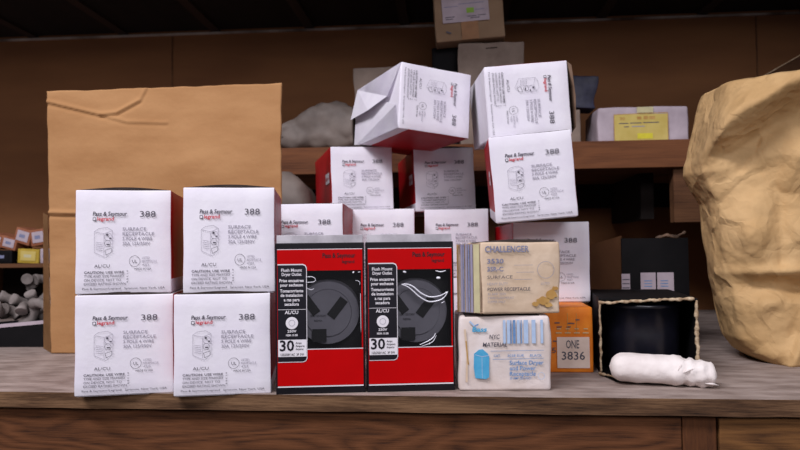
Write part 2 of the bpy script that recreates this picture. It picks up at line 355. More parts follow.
# ------------------------------------------------------------------ red blister packs
BW, BH, BD = .0905, .1535, .035
def tube(bm, pts, r, n=6, mi=0):
    rings = []
    for i, p in enumerate(pts):
        p = Vector(p); d = (Vector(pts[min(i + 1, len(pts) - 1)]) - Vector(pts[max(i - 1, 0)])).normalized()
        a = d.cross(Vector((0, 1, .01))); a = a.normalized() if a.length > 1e-6 else Vector((1, 0, 0)); b = d.cross(a)
        rr = r[i] if isinstance(r, (list, tuple)) else r
        rings.append([bm.verts.new(p + (a * math.cos(2 * math.pi * k / n) + b * math.sin(2 * math.pi * k / n)) * rr) for k in range(n)])
    for A, B in zip(rings, rings[1:]):
        for k in range(n):
            f = bm.faces.new((A[k], A[(k + 1) % n], B[(k + 1) % n], B[k])); f.material_index = mi; f.smooth = True
    for A in (rings[0], rings[-1]):
        try: bm.faces.new(A).material_index = mi
        except ValueError: pass
def make_pack():
    t = root('blister_pack')
    X = lambda u: -BW / 2 + u * BW; Z = lambda v: (1 - v) * BH           # u,v across and down the face
    # black carton tray: sides, top, bottom, back and front frame around the window
    wx0, wx1, wz0, wz1 = X(.34), X(.965), Z(.705), Z(.185)
    bm = bmesh.new()
    add_box(bm, -BW / 2, BW / 2, BD - .002, BD, 0, BH)
    add_box(bm, -BW / 2, -BW / 2 + .0015, .002, BD - .002, 0, BH); add_box(bm, BW / 2 - .0015, BW / 2, .002, BD - .002, 0, BH)
    add_box(bm, -BW / 2 + .0015, BW / 2 - .0015, .002, BD - .002, BH - .0015, BH); add_box(bm, -BW / 2 + .0015, BW / 2 - .0015, .002, BD - .002, 0, .0015)
    add_box(bm, -BW / 2, BW / 2, 0, .002, wz1, BH, 0, .0007); add_box(bm, -BW / 2, BW / 2, 0, .002, 0, wz0, 0, .0007)
    add_box(bm, -BW / 2, wx0, 0, .002, wz0, wz1); add_box(bm, wx1, BW / 2, 0, .002, wz0, wz1)
    from_bm('tray', bm, DARK, t)
    # red card on the front
    P = Print(); y = -.0006
    P.rect(X(.02), X(.98), Z(.185), Z(.045), CARDRED, y); P.rect(X(.02), X(.98), Z(.945), Z(.705), CARDRED, y)
    P.rect(X(.02), X(.345), Z(.705), Z(.185), CARDRED, y); P.rect(X(.965), X(.98), Z(.705), Z(.185), CARDRED, y)
    P.rect(X(.02), X(.98), Z(.955), Z(.947), LABWHT, y); P.rect(X(.02), X(.98), Z(.045), Z(.041), LABWHT, y)
    P.rect(X(.345), X(.98), Z(.708), Z(.703), LABWHT, y - .0002)
    P.text('Pass & Seymour', X(.53), Z(.100), .0066, LABBLK, .02, width=.0335, y=y - .0003)
    P.text('legrand', X(.75), Z(.138), .0050, LABBLK, .01, width=.0125, y=y - .0003)
    P.build('red_card', t)
    # black information panel with rounded top right and bottom right corners
    P = Print(); y = -.0010
    def panel(x0, x1, z0, z1, r, m, yy):
        P.poly([(x0, z0), (x1 - r, z0), (x1 - r * .3, z0 + r * .3), (x1, z0 + r), (x1, z1 - r), (x1 - r * .3, z1 - r * .3), (x1 - r, z1), (x0, z1)], m, yy)
    panel(X(.025), X(.352), Z(.790), Z(.140), .004, LABWHT, y); panel(X(.025), X(.344), Z(.785), Z(.147), .0035, LABBLK, y - .0002)
    y -= .0005
    for k, (s, w_) in enumerate((('Flush Mount', .021), ('Dryer Outlet', .020), ('Prise encastree', .0245), ('pour secheuse', .023), ('Tomacorriente', .0235), ('de instalacion', .0225), ('a ras para', .016), ('secadora', .0145))):
        P.text(s, X(.182) - w_ / 2, Z((.190, .218, .259, .288, .327, .356, .386, .415)[k]), .0045, LABWHT, .02, width=w_, y=y)
    P.line((X(.03), Z(.441)), (X(.34), Z(.441)), .0004, LABWHT, y)
    P.text('AL/CU', X(.182) - .007, Z(.470), .0048, LABWHT, .02, width=.0135, y=y)
    P.disc((X(.182), Z(.530)), .0062, LABWHT, y); P.ring((X(.182), Z(.530)), .0030, .0004, LINE, y - .0002)
    P.text('250V', X(.182) - .0045, Z(.592), .0036, LABWHT, .02, width=.009, y=y); P.text('NEMA 10-30R', X(.182) - .006, Z(.617), .0030, LABWHT, .02, width=.012, y=y)
    P.rect(X(.028), X(.344), Z(.752), Z(.640), LABWHT, y)
    P.text('30', X(.045), Z(.712), .0150, LABBLK, .02, width=.0145, y=y - .0003)
    for k, s in enumerate(('Amps', 'Amperes', 'Amperios')): P.text(s, X(.222), Z(.668 + .020 * k), .0030, LABBLK, .01, width=(.006, .009, .008)[k], y=y - .0003)
    P.text('125/250V AC  3P 3W', X(.055), Z(.745), .0034, LABBLK, .01, width=.0235, y=y - .0003)
    P.build('information_panel', t)
    # the grey round receptacle behind the window
    cx, cz, r = X(.58), Z(.475), .0345
    bm = bmesh.new()
    bmesh.ops.create_cone(bm, cap_ends=True, segments=56, radius1=r, radius2=r * .94, depth=.012, matrix=Matrix.Translation((cx, .0215, cz)) @ Matrix.Rotation(R(90), 4, 'X'))
    bmesh.ops.create_cone(bm, cap_ends=True, segments=48, radius1=r * .72, radius2=r * .70, depth=.004, matrix=Matrix.Translation((cx, .0140, cz)) @ Matrix.Rotation(R(90), 4, 'X'))
    g = from_bm('outlet_face', bm, GREY, t)
    for ang, dx, dz, a, b in ((38, .010, .005, .0048, .0115), (-36, -.0175, .008, .0045, .0105)):
        box('slot', -a, a, -.0006, .0006, -b, b, SLOT, g, mw=Matrix.Translation((cx + dx, .0113, cz + dz)) @ Matrix.Rotation(R(ang), 4, 'Y'))
    bm = bmesh.new(); add_box(bm, -.010, .0045, -.0006, .0006, -.0065, .0065); add_box(bm, -.0105, -.0085, -.0012, -.0002, -.0045, .0045)
    from_bm('slot', bm, SLOT, g, Matrix.Translation((cx - .006, .0113, cz - .023)))
    P = Print(); P.text('30A 125/250V', -.008, 0, .0032, SLOT, 0, width=.016); P.text('NEMA', -.004, -.005, .0032, SLOT, 0, width=.008)
    P.build('face_text', g, Matrix.Translation((cx - .010, .0112, cz - .004)))
    # milky upright plastic rim behind the top edge
    bm = bmesh.new(); add_box(bm, -BW / 2 + .001, BW / 2 - .001, .004, .0052, BH - .001, BH + .0080, 0, .0004)
    from_bm('hanging_rim', bm, RIM, t)
    return t
def film(t, seed, curves):
    X = lambda u: -BW / 2 + u * BW; Z = lambda v: (1 - v) * BH
    bm = bmesh.new(); n = 26; x0, x1, z0, z1 = X(.34), X(.968), Z(.707), Z(.183)
    g = [[bm.verts.new((x0 + (x1 - x0) * i / n, -.0004 + (.0016 * noise.noise(Vector((i * .17 + seed, j * .12, seed * 3)))) * math.sin(math.pi * i / n) * math.sin(math.pi * j / n), z0 + (z1 - z0) * j / n)) for j in range(n + 1)] for i in range(n + 1)]
    for i in range(n):
        for j in range(n): bm.faces.new((g[i][j], g[i + 1][j], g[i + 1][j + 1], g[i][j + 1]))
    f = from_bm('clear_film', bm, CLEAR, t, smooth=True)
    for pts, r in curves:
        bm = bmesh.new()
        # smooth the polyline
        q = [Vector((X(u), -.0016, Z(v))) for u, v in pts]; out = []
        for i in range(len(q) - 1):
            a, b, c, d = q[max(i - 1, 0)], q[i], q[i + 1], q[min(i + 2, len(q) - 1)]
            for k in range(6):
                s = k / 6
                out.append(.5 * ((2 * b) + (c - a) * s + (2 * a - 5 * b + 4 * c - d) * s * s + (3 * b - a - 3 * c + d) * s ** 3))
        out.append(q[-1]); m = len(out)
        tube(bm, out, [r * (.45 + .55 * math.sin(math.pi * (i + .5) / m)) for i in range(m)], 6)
        from_bm('film_glint_crease', bm, GLINT, f)
pk = make_pack(); pk.matrix_basis = Matrix.Translation((-.0835, .0110, 0)) @ Matrix.Rotation(R(8), 4, 'Z')
pk2 = copy_tree(pk); pk2.matrix_basis = Matrix.Translation((.0082, .0230, 0)) @ Matrix.Rotation(R(8), 4, 'Z')
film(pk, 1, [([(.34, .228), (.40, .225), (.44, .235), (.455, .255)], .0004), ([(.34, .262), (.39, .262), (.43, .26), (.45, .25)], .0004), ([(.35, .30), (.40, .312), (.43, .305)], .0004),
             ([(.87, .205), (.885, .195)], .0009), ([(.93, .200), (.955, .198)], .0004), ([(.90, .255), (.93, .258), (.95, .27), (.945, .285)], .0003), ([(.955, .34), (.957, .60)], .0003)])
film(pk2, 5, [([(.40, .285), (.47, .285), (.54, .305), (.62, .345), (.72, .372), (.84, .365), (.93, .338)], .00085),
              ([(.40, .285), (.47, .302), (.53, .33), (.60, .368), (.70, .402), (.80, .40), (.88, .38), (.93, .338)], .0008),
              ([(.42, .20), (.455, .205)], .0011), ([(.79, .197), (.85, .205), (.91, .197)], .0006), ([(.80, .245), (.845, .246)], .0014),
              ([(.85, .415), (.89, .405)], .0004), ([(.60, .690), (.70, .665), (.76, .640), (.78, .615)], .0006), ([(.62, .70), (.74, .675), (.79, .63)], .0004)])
PG = 'red and black blister packs of round outlets'
tag(pk, 'red and black blister pack, left of the pair, beside the white cartons', 'package', PG)
tag(pk2, 'red and black blister pack, right of the pair, bright S shaped glare on its window', 'package', PG)

# ------------------------------------------------------------------ striped tan box on the worn white and blue box
def plainpaint(nr, c): return 0
t = root('worn_receptacle_box', (.1040, .0260, 0), 2.5)
from_bm('carton_body', worn_box(.0940, .0762, .085, .0022, .003, 8, 4, plainpaint), WORN, t)
P = Print(); X = lambda px: -.0475 + (px - 456) / 95 * .095; Z = lambda py: (389.5 - py) / 76.5 * .0762
P.text('Bass', X(470.5), Z(328.5), .0065, CYAN, .035, width=.0150, shear=.1); P.line((X(468), Z(318)), (X(473), Z(323)), .0018, PALEB); P.line((X(473), Z(323)), (X(477), Z(321)), .0014, BLUET)
P.text('NYC', X(488), Z(336), .0062, INK, .01, width=.0105, shear=.1); P.text('MATERIAL', X(481), Z(344), .0062, INK, .01, width=.0250, shear=.15)
for i, (a, b, c) in enumerate(((502, 504.5, PALEB), (506, 509, PALEB), (509.6, 510.6, BLUET), (512, 514.6, BLUET), (516, 519, PALEB), (520, 521, BLUET), (523, 527.5, PALEB), (531, 535, PALEB), (540, 542.6, PALEB))):
    P.rect(X(a), X(b), Z(341), Z(317), c)
P.line((X(489), Z(348.5)), (X(543), Z(348)), .0004, BLUET); P.line((X(491), Z(357)), (X(543), Z(356)), .0004, BLUET)
P.text('CAT.', X(492), Z(354.5), .0036, BLUET, .01, width=.007); P.text('3038 SUR', X(506), Z(354.5), .0036, BLUET, .01, width=.017); P.text('BLACK', X(529), Z(354.5), .0036, BLUET, .01, width=.012)
for k, s in enumerate(('Surface Dryer', 'and Power', 'Receptacle')): P.text(s, X(508), Z(362.5 + 5.6 * k), .0060, BLUET, .02, width=(.0345, .0265, .0265)[k])
P.text('30 AMP 250 VOLT', X(508), Z(377.5), .0036, BLUET, .01, width=.022)
P.poly([(X(472), Z(351)), (X(477), Z(347)), (X(481), Z(346.5)), (X(486), Z(351)), (X(487.5), Z(354)), (X(487), Z(375)), (X(484), Z(377)), (X(473), Z(376)), (X(471.5), Z(365))], CYAN)
P.path([(X(473), Z(352)), (X(480), Z(354)), (X(487), Z(353))], .0006, PALEB, -.0002); P.line((X(480), Z(354)), (X(480), Z(376)), .0004, PALEB, -.0002)
P.ring((X(540), Z(374)), .0034, .0004, PALEB)
P.path([(X(463), Z(326)), (X(465), Z(350)), (X(464), Z(380))], .0020, CREAM); P.line((X(464), Z(338)), (X(466), Z(362)), .0012, STAIN, -.0001)
P.build('face_printing', t, Matrix.Translation((0, -.0024, 0)))
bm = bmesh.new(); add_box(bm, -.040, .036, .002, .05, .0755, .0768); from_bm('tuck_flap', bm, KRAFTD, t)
tag(t, 'worn white box with light blue print on the shelf right of the red packs', 'box')

t = root('striped_receptacle_box', (.1215, .0240, .0785), 8)
def chpaint(nr, c): return 0
bm = worn_box(.0820, .0735, .085, .0018, .0025, 8, 9, chpaint)
from_bm('carton_body', bm, CREAM, t)
# striped left side carries on round the corner
P = Print()
for a, b, m in ((.0, .0015, STAIN), (.0050, .0076, LILAC), (.0080, .0096, BLUEGR), (.0112, .0136, LILAC), (.0144, .0166, BLUEGR), (.0176, .0205, LILAC), (.0215, .0290, PALEY)):
    P.rect(-.0302 + a, -.0302 + b, .0015, .0715, m)
P.build('side_stripes', t, Matrix.Translation((-.0416, .0001, 0)) @ Matrix.Rotation(math.atan2(-.0220, .0210), 4, 'Z'))
bm = bmesh.new()      # the side sprung outward with the stripes on it
a = [bm.verts.new(p) for p in ((-.0410, .0008, .0005), (-.0410, .0008, .0725), (-.0620, .0228, .0715), (-.0620, .0228, .0015))]; bm.faces.new(a)
bmesh.ops.solidify(bm, geom=bm.faces[:], thickness=.0008); from_bm('side_flap', bm, CREAM, t)
P = Print(); X = lambda px: -.0410 + (px - 479) / 80 * .082; Z = lambda py: (312.5 - py) / 71 * .0735
P.text('CHALLENGER', X(483), Z(251.5), .0090, BLUEGR, .02, width=.0455)
P.text('3530', X(485), Z(262.5), .0066, BLUEGR, .02, width=.0170); P.text('3SR-C', X(485), Z(270.3), .0066, BLUEGR, .02, width=.0165)
P.text('SURFACE', X(485), Z(277.5), .0046, INK, 0, width=.026); P.text('HEAVY DUTY', X(485), Z(284), .0040, LINE, 0, width=.021)
P.text('POWER RECEPTACLE', X(485), Z(289.5), .0048, INK, .01, width=.0440)
for k, (s, w_) in enumerate((('30 AMP 250V', .019), ('3 WIRE FLUSH MOUNT', .027), ('COPPER ONLY', .018))): P.text(s, X(485), Z(293.8 + 3.8 * k), .0036, LINE, 0, width=w_)
for k, (a, b) in enumerate(((512, 531), (514, 532), (512, 530))): P.line((X(a), Z(264.5 + 7 * k)), (X(b), Z(264.5 + 7 * k)), .0004, LINE)
P.ring((X(544), Z(269.5)), .0086, .00045, LINE); P.text('LISTED', X(539), Z(284), .0034, LINE, 0, width=.009)
for cx_, cz_, rx, rz, sd in ((549, 294, 7, 6, 1), (541, 300, 8, 5, 2), (533, 303, 4, 3, 3), (553, 288, 4, 2.5, 4), (546, 304, 5, 3, 5)):
    P.poly([(X(min(557.5, cx_ + rx * math.cos(a_) * (.8 + .4 * noise.noise(Vector((a_ * 1.3, sd, 0)))))), Z(cz_ + rz * math.sin(a_) * (.8 + .5 * noise.noise(Vector((a_ * 2, sd, 4)))))) for a_ in [2 * math.pi * k / 16 for k in range(16)]], STAIN, .0001)
P.build('face_printing', t, Matrix.Translation((0, -.0019, 0)))
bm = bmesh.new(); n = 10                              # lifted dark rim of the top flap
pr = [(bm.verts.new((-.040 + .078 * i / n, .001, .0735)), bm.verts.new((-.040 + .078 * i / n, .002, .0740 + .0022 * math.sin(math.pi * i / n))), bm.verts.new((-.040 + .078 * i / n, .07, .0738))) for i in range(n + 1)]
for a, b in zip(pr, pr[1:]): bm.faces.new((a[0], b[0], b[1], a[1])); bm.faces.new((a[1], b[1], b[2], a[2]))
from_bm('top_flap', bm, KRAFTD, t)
tag(t, 'aged tan box with violet striped left side stacked on the worn white and blue box', 'box')

# ------------------------------------------------------------------ orange box
t = root('orange_box', (.1640, .1340, 0), -2)
from_bm('carton_body', worn_box(.1010, .0755, .19, .0012, .0015, 7, 12, plainpaint), ORANGE, t)
P = Print(); X = lambda px: -.0505 + (px - 505) / 88.5 * .1010; Z = lambda py: (371.5 - py) / 64 * .0755
P.rect(X(557), X(589.5), Z(367), Z(336.5), PALEL)
P.text('ONE', X(566), Z(347.5), .0135, INK, .01, width=.0150, y=-.0003); P.text('3836', X(561.5), Z(358.7), .0135, INK, .01, width=.0265, y=-.0003)
P.text('5', X(552), Z(352), .0090, INK, .0, width=.0045, y=-.0003)
for a, b, z in ((555, 560, 322), (557, 562, 326), (568, 575, 322.5), (567, 571, 326), (576, 580, 319), (553, 557, 340)): P.rect(X(a), X(b), Z(z + 1), Z(z), INK, -.0001)
for k in range(4): P.rect(X(556 + 9 * k), X(562 + 9 * k), Z(332.8), Z(332), PALEY, -.0001); P.rect(X(557 + 9 * k), X(561 + 9 * k), Z(328.8), Z(328), PALEY, -.0001)
P.line((X(568), Z(313)), (X(568), Z(332)), .0005, STAIN, -.0001); P.line((X(577), Z(313)), (X(577), Z(332)), .0005, STAIN, -.0001)
P.build('face_printing', t, Matrix.Translation((0, -.0016, 0)))
tag(t, 'orange box with pale ONE 3836 label, behind the worn white and blue box', 'box')

# ------------------------------------------------------------------ black open box with dark plastic cup and paper roll
t = root('open_black_box', (.2710, .1080, 0), -7)
w_, h_, d_ = .1060, .0860, .18
bm = bmesh.new()
add_box(bm, -w_ / 2, -w_ / 2 + .0022, .001, d_, .001, h_); add_box(bm, w_ / 2 - .0022, w_ / 2, .001, d_, .001, h_)
add_box(bm, -w_ / 2, w_ / 2, .001, d_, h_ - .001, h_ + .0012); add_box(bm, -w_ / 2, w_ / 2, .001, d_, 0, .002); add_box(bm, -w_ / 2, w_ / 2, d_ - .002, d_, .001, h_)
from_bm('carton_shell', bm, BLKCARD, t)
def ragged(name, pts, r, m, parent, seed):
    """irregular torn edge following a polyline"""
    bm = bmesh.new(); out = []
    for a, b in zip(pts, pts[1:]):
        a = Vector(a); b = Vector(b); n = max(2, int((b - a).length / .002))
        out += [a.lerp(b, i / n) for i in range(n)]
    out.append(Vector(pts[-1]))
    out = [p + Vector(noise.noise_vector(p * 130 + Vector((seed, 0, 0)))) * r * .55 for p in out]
    tube(bm, out, [r * (.75 + .6 * noise.noise(p * 260)) for p in out], 6)
    return from_bm(name, bm, m, parent)
ragged('torn_edge', [(-w_ / 2 + .0005, -.001, .004), (-w_ / 2 + .0005, -.001, h_ - .002)], .0019, TORN, t, 1)
ragged('torn_edge', [(-w_ / 2, -.001, h_ - .004), (0, -.003, h_ - .001), (w_ / 2 - .004, -.001, h_ + .001)], .0022, TORN, t, 2)
ragged('torn_edge', [(w_ / 2 - .0018, -.001, h_ - .000), (w_ / 2 - .0018, -.001, .018)], .0027, TORN, t, 3)
ragged('torn_edge', [(-w_ / 2 - .002, -.004, .003), (-w_ / 2 + .012, -.020, .0025), (-w_ / 2 + .030, -.034, .0020)], .0021, TORN, t, 4)
endflap('front_flap', [(-w_ / 2, .000, .0015), (w_ / 2, .000, .0015), (w_ / 2 - .004, -.046, .0012), (-w_ / 2 + .012, -.040, .0012)], BLKCARD, t, .0012)
tag(t, 'black cardboard box open to the front with torn cream edges, right of the orange box', 'box')
bm = bmesh.new(); prof = [(.0, .0035), (.0400, .0035), (.0415, .006), (.0425, .045), (.0435, .074), (.0450, .0745), (.0450, .079), (.0425, .0795), (.0415, .076), (.0, .0755)]
n = 56; rg = [[bm.verts.new((r_ * math.cos(2 * math.pi * i / n), r_ * math.sin(2 * math.pi * i / n), z_)) for i in range(n)] if r_ > 0 else [bm.verts.new((0, 0, z_))] for r_, z_ in prof]
for A, B in zip(rg, rg[1:]):
    for i in range(n):
        q = [A[i % len(A)], A[(i + 1) % len(A)], B[(i + 1) % len(B)], B[i % len(B)]]; u = []
        for v in q:
            if v not in u: u.append(v)
        bm.faces.new(u).smooth = True
o = from_bm('plastic_cup', bm, mat('dark_navy_plastic', (24, 24, 34), (18, 18, 26), (50, 50, 50), .28, spec=.6), mw=Matrix.Translation((.2765, .1600, 0)))
tag(o, 'dark navy round plastic outlet housing standing inside the open black box', 'container')

# paper roll: lumpy capsule with a twisted end
bm = bmesh.new(); L_ = .106; nr, ns = 40, 28; prev = None; rings = []
for i in range(nr + 1):
    u = i / nr; x = -L_ / 2 + L_ * u
    e = min(1, (u / .13)) ; r_ = .0160 * math.sqrt(max(0, 1 - (1 - e) ** 2)) if u < .13 else .0160
    if u > .66: r_ = .0160 - .0030 * (u - .66) / .34 + .0010 * math.sin(u * 60)
    if u > .93: r_ *= math.sqrt(max(.02, 1 - ((u - .93) / .07) ** 2))
    r_ = max(r_, .0004); ring = []
    for k in range(ns):
        a = 2 * math.pi * k / ns
        tw = a + (u - .66) * 5 if u > .66 else a
        amp = .0008 if u < .6 else .0022
        rr = r_ * (1 + (amp / .015) * noise.noise(Vector((u * 9, math.cos(tw) * 2.2, math.sin(tw) * 2.2))) * 1.3)
        ring.append(bm.verts.new((x, rr * math.cos(a) * 1.05, rr * math.sin(a) * .93 + (-.003 * max(0, u - .6) / .4))))
    rings.append(ring)
for A, B in zip(rings, rings[1:]):
    for k in range(ns): bm.faces.new((A[k], A[(k + 1) % ns], B[(k + 1) % ns], B[k])).smooth = True
bm.faces.new(rings[0]); bm.faces.new(rings[-1])
t = root('paper_roll', (.2695, .0560, .0), -12)
from_bm('paper_body', bm, PAPER, t, Matrix.Translation((0, 0, .0168)) @ Matrix.Rotation(R(1.5), 4, 'Y'))
bm = bmesh.new()
for a_, b_ in (((.014, -.0158, .018), (.021, -.0100, .028)), ((.018, -.0160, .016), (.030, -.0155, .021)), ((.040, -.013, .006), (.053, -.010, .004))):
    a_, b_ = Vector(a_), Vector(b_); m_ = (a_ + b_) / 2 + Vector((0, -.0012, .0008))
    tube(bm, [a_, m_, b_], [.0004, .0012, .0004], 6)
from_bm('paper_fold', bm, PAPER, t)
tag(t, 'white paper wrapped roll lying in front of the open black box', 'roll')

# ------------------------------------------------------------------ brown cardboard sheet
def sheet_mesh(outline, th, y0, res=18, seed=0, bend=None):
    """upright sheet: quad outline (x,z) bl, br, tr, tl filled by a grid"""
    bl, br, tr, tl = [Vector(p) for p in outline]; bm = bmesh.new(); f_, b2 = [], []
    for i in range(res + 1):
        u = i / res; c1, c2 = [], []
        for j in range(res + 1):
            v = j / res; p = (bl.lerp(br, u)).lerp(tl.lerp(tr, u), v)
            w2 = .0012 * noise.noise(Vector((p.x * 45 + seed, p.y * 45, 0)))
            px_ = p.x + (w2 if i in (0, res) else 0); pz = p.y + (w2 if j in (0, res) else 0)
            yy = y0 + .0025 * noise.noise(Vector((p.x * 9 + seed, p.y * 9, 1))) + (bend(px_, pz) if bend else 0)
            c1.append(bm.verts.new((px_, yy, pz))); c2.append(bm.verts.new((px_, yy + th, pz)))
        f_.append(c1); b2.append(c2)
    for i in range(res):
        for j in range(res):
            bm.faces.new((f_[i][j], f_[i + 1][j], f_[i + 1][j + 1], f_[i][j + 1])).smooth = True; bm.faces.new((b2[i][j + 1], b2[i + 1][j + 1], b2[i + 1][j], b2[i][j])).smooth = True
    for i in range(res):
        bm.faces.new((f_[i][0], b2[i][0], b2[i + 1][0], f_[i + 1][0])); bm.faces.new((f_[i][res], f_[i + 1][res], b2[i + 1][res], b2[i][res]))
        bm.faces.new((f_[0][i], f_[0][i + 1], b2[0][i + 1], b2[0][i])); bm.faces.new((f_[res][i], b2[res][i], b2[res][i + 1], f_[res][i + 1]))
    return bm
t = root('cardboard_sheet', (-.36, .29, 0))
ox = .36
def segd(px_, pz, pts):
    q = Vector((px_, pz)); best = 9
    for a, b in zip(pts, pts[1:]):
        a = Vector(a); b = Vector(b); k = max(0, min(1, (q - a).dot(b - a) / (b - a).length_squared)); best = min(best, (q - a.lerp(b, k)).length)
    return best
SC = [[(-.545 + ox, .2065), (-.49 + ox, .2045), (-.19 + ox, .2060)], [(-.545 + ox, .372), (-.46 + ox, .3500), (-.435 + ox, .352), (-.40 + ox, .3700), (-.39 + ox, .39)], [(-.46 + ox, .3500), (-.42 + ox, .3380), (-.36 + ox, .335)]]
def bends(x, z):
    y = .10 * max(0, z - .335) ** 1.5
    for k, (pp, d_, w_) in enumerate(zip(SC, (.0042, .0030, .0016), (.0030, .0026, .0022))):
        y -= d_ * math.exp(-(segd(x, z, pp) / w_) ** 2)
        y += d_ * .6 * math.exp(-(segd(x, z + .004, pp) / w_) ** 2)
    return y
from_bm('main_panel', sheet_mesh(((-.5330 + ox, .0005), (-.1920 + ox, .0005), (-.1905 + ox, .3885), (-.5420 + ox, .3865)), .004, 0, 170, 2, bends), KRAFT, t)
bm = bmesh.new()
a = [bm.verts.new(p) for p in ((-.534 + ox, .002, .0005), (-.578 + ox, .055, .0005), (-.580 + ox, .055, .2100), (-.541 + ox, .002, .2030))]; bm.faces.new(a)
bmesh.ops.solidify(bm, geom=bm.faces[:], thickness=.004); from_bm('side_flap', bm, KRAFT, t)
tag(t, 'large brown corrugated cardboard sheet standing upright behind the left white cartons', 'cardboard')

# ------------------------------------------------------------------ brown paper bag
def crumple(p, s):
    d1 = noise.voronoi(p * s)[0]; d2 = noise.voronoi(p * s * 2.4 + Vector((5, 1, 3)))[0]
    return (1 - min(1.2, d1[0])) * .55 + (min(.8, d1[1] - d1[0])) * .3 + (1 - min(1.2, d2[0])) * .22
t = root('paper_bag', (.50, .232, 0))
nu, nv = 230, 130; H_ = .346
bm = bmesh.new(); cols = []
left = [(0, -.062), (.012, -.083), (.03, -.096), (.07, -.106), (.13, -.113), (.20, -.121), (.238, -.142), (.25, -.142), (.30, -.127), (.347, -.112)]
def lerp_prof(pr, z):
    for (z0, x0), (z1, x1) in zip(pr, pr[1:]):
        if z <= z1: return x0 + (x1 - x0) * (z - z0) / (z1 - z0)
    return pr[-1][1]
for i in range(nu):
    th = 2 * math.pi * i / nu; c, s = math.cos(th), math.sin(th); cols.append([])
    k = .62
    for j in range(nv + 1):
        v = j / nv; z = v * H_
        hw = -lerp_prof(left, z) ; hd = .062 + .010 * math.sin(v * 3)
        sx_ = math.copysign(abs(c) ** k, c); sy_ = math.copysign(abs(s) ** k, s)
        x = hw * sx_; y = hd * sy_
        if c > 0: x = x * 1.15 + .02 * c
        zt = z
        if j == nv: pass
        zt += (-.004 * (x + .118) / .24 + .002 * noise.noise(Vector((x * 50, y * 50, 0)))) * (v ** 4)
        p = Vector((x, y, zt))
        nrm = Vector((sx_ * .8, sy_, 0)).normalized(); fy = 0
        am = .044 * min(1, v * 4 + .25)
        d = crumple(Vector((p.x, p.y, p.z * .8)) + Vector((.31, .12, .2)), 13) * am - am * .62
        if y < 0:
            f = z - (.232 + (x + .15) * .60 - .25 * max(0, x + .06)); fade = max(0, min(1, (.06 - x) / .07))
            s1 = max(0, min(1, f / .050)); s2 = max(0, min(1, (f - .052) / .06))
            fy = -fade * (.062 * s1 * s1 * (3 - 2 * s1) - .062 * s2)
            g_ = z - (.112 + .03 * (x + .10))
            d += .010 * math.exp(-((g_) / .007) ** 2) - .014 * math.exp(-((g_ + .020) / .012) ** 2)
            h2 = x - (-.035 + (z - .03) * .25)
            if z < .14: d += .010 * math.exp(-(h2 / .006) ** 2)
            d += .009 * math.exp(-((x - .030 - .02 * z) / .007) ** 2) * max(0, min(1, (.27 - z) / .05))
        if c < 0: d *= max(.22, 1 - abs(sx_) ** 6)
        q = p + nrm * d; q.y += fy; q.z = max(q.z, 0) if j else 0
        cols[-1].append(bm.verts.new(q))
for i in range(nu):
    A, B = cols[i], cols[(i + 1) % nu]
    for j in range(nv): bm.faces.new((A[j], B[j], B[j + 1], A[j + 1])).smooth = True
bm.faces.new([c_[0] for c_ in cols])
bmesh.ops.recalc_face_normals(bm, faces=bm.faces)
o = from_bm('bag_body', bm, BAG, t)
nt = BAG.node_tree; N = nt.nodes; L = nt.links; tc = N.new('ShaderNodeTexCoord')
nz = N.new('ShaderNodeTexNoise'); nz.inputs['Scale'].default_value = 14; nz.inputs['Detail'].default_value = 3; L.new(tc.outputs['Object'], nz.inputs['Vector'])
mx = N.new('ShaderNodeMix'); mx.data_type = 'VECTOR'; mx.inputs[0].default_value = .08; L.new(tc.outputs['Object'], mx.inputs[4]); L.new(nz.outputs['Color'], mx.inputs[5])
last = BAG.node_tree.nodes['Principled BSDF'].inputs['Normal'].links[0].from_socket
for sc_, di, ro in ((15, .013, .7), (40, .0022, -.5)):      # flat facets meeting in sharp creases
    mp = N.new('ShaderNodeMapping'); mp.inputs['Rotation'].default_value = (ro, ro * .6, ro * 1.3); L.new(mx.outputs[1], mp.inputs[0])
    vo = N.new('ShaderNodeTexVoronoi'); vo.distance = 'CHEBYCHEV'; vo.inputs['Scale'].default_value = sc_; L.new(mp.outputs[0], vo.inputs['Vector'])
    bp = N.new('ShaderNodeBump'); bp.inputs['Strength'].default_value = .9; bp.inputs['Distance'].default_value = di
    L.new(vo.outputs['Distance'], bp.inputs['Height']); L.new(last, bp.inputs['Normal']); last = bp.outputs[0]
L.new(last, N['Principled BSDF'].inputs['Normal'])
sm = o.modifiers.new('thickness', 'SOLIDIFY'); sm.thickness = .0008; sm.offset = -1
tag(t, 'large crumpled brown paper bag with folded rim at the right edge of the shelf', 'bag')

# ------------------------------------------------------------------ upper shelf goods
SZ = .3410
def simple_carton(name, x0, x1, y, d, z0, z1, m, label, yaw=0, rol=0, seed=1, jit=.0015, prints=None, cat='box', flap=None, pivot=None):
    cx_ = (x0 + x1) / 2
    t = root(name, mw=Matrix.Translation((cx_, y, z0)) @ Matrix.Rotation(R(yaw), 4, 'Z') @ Matrix.Rotation(R(rol), 4, 'Y'))
    from_bm('carton_body', worn_box(x1 - x0, z1 - z0, d, jit, .002, 6, seed, plainpaint), m, t)
    if prints: prints(t)
    return tag(t, label, cat)
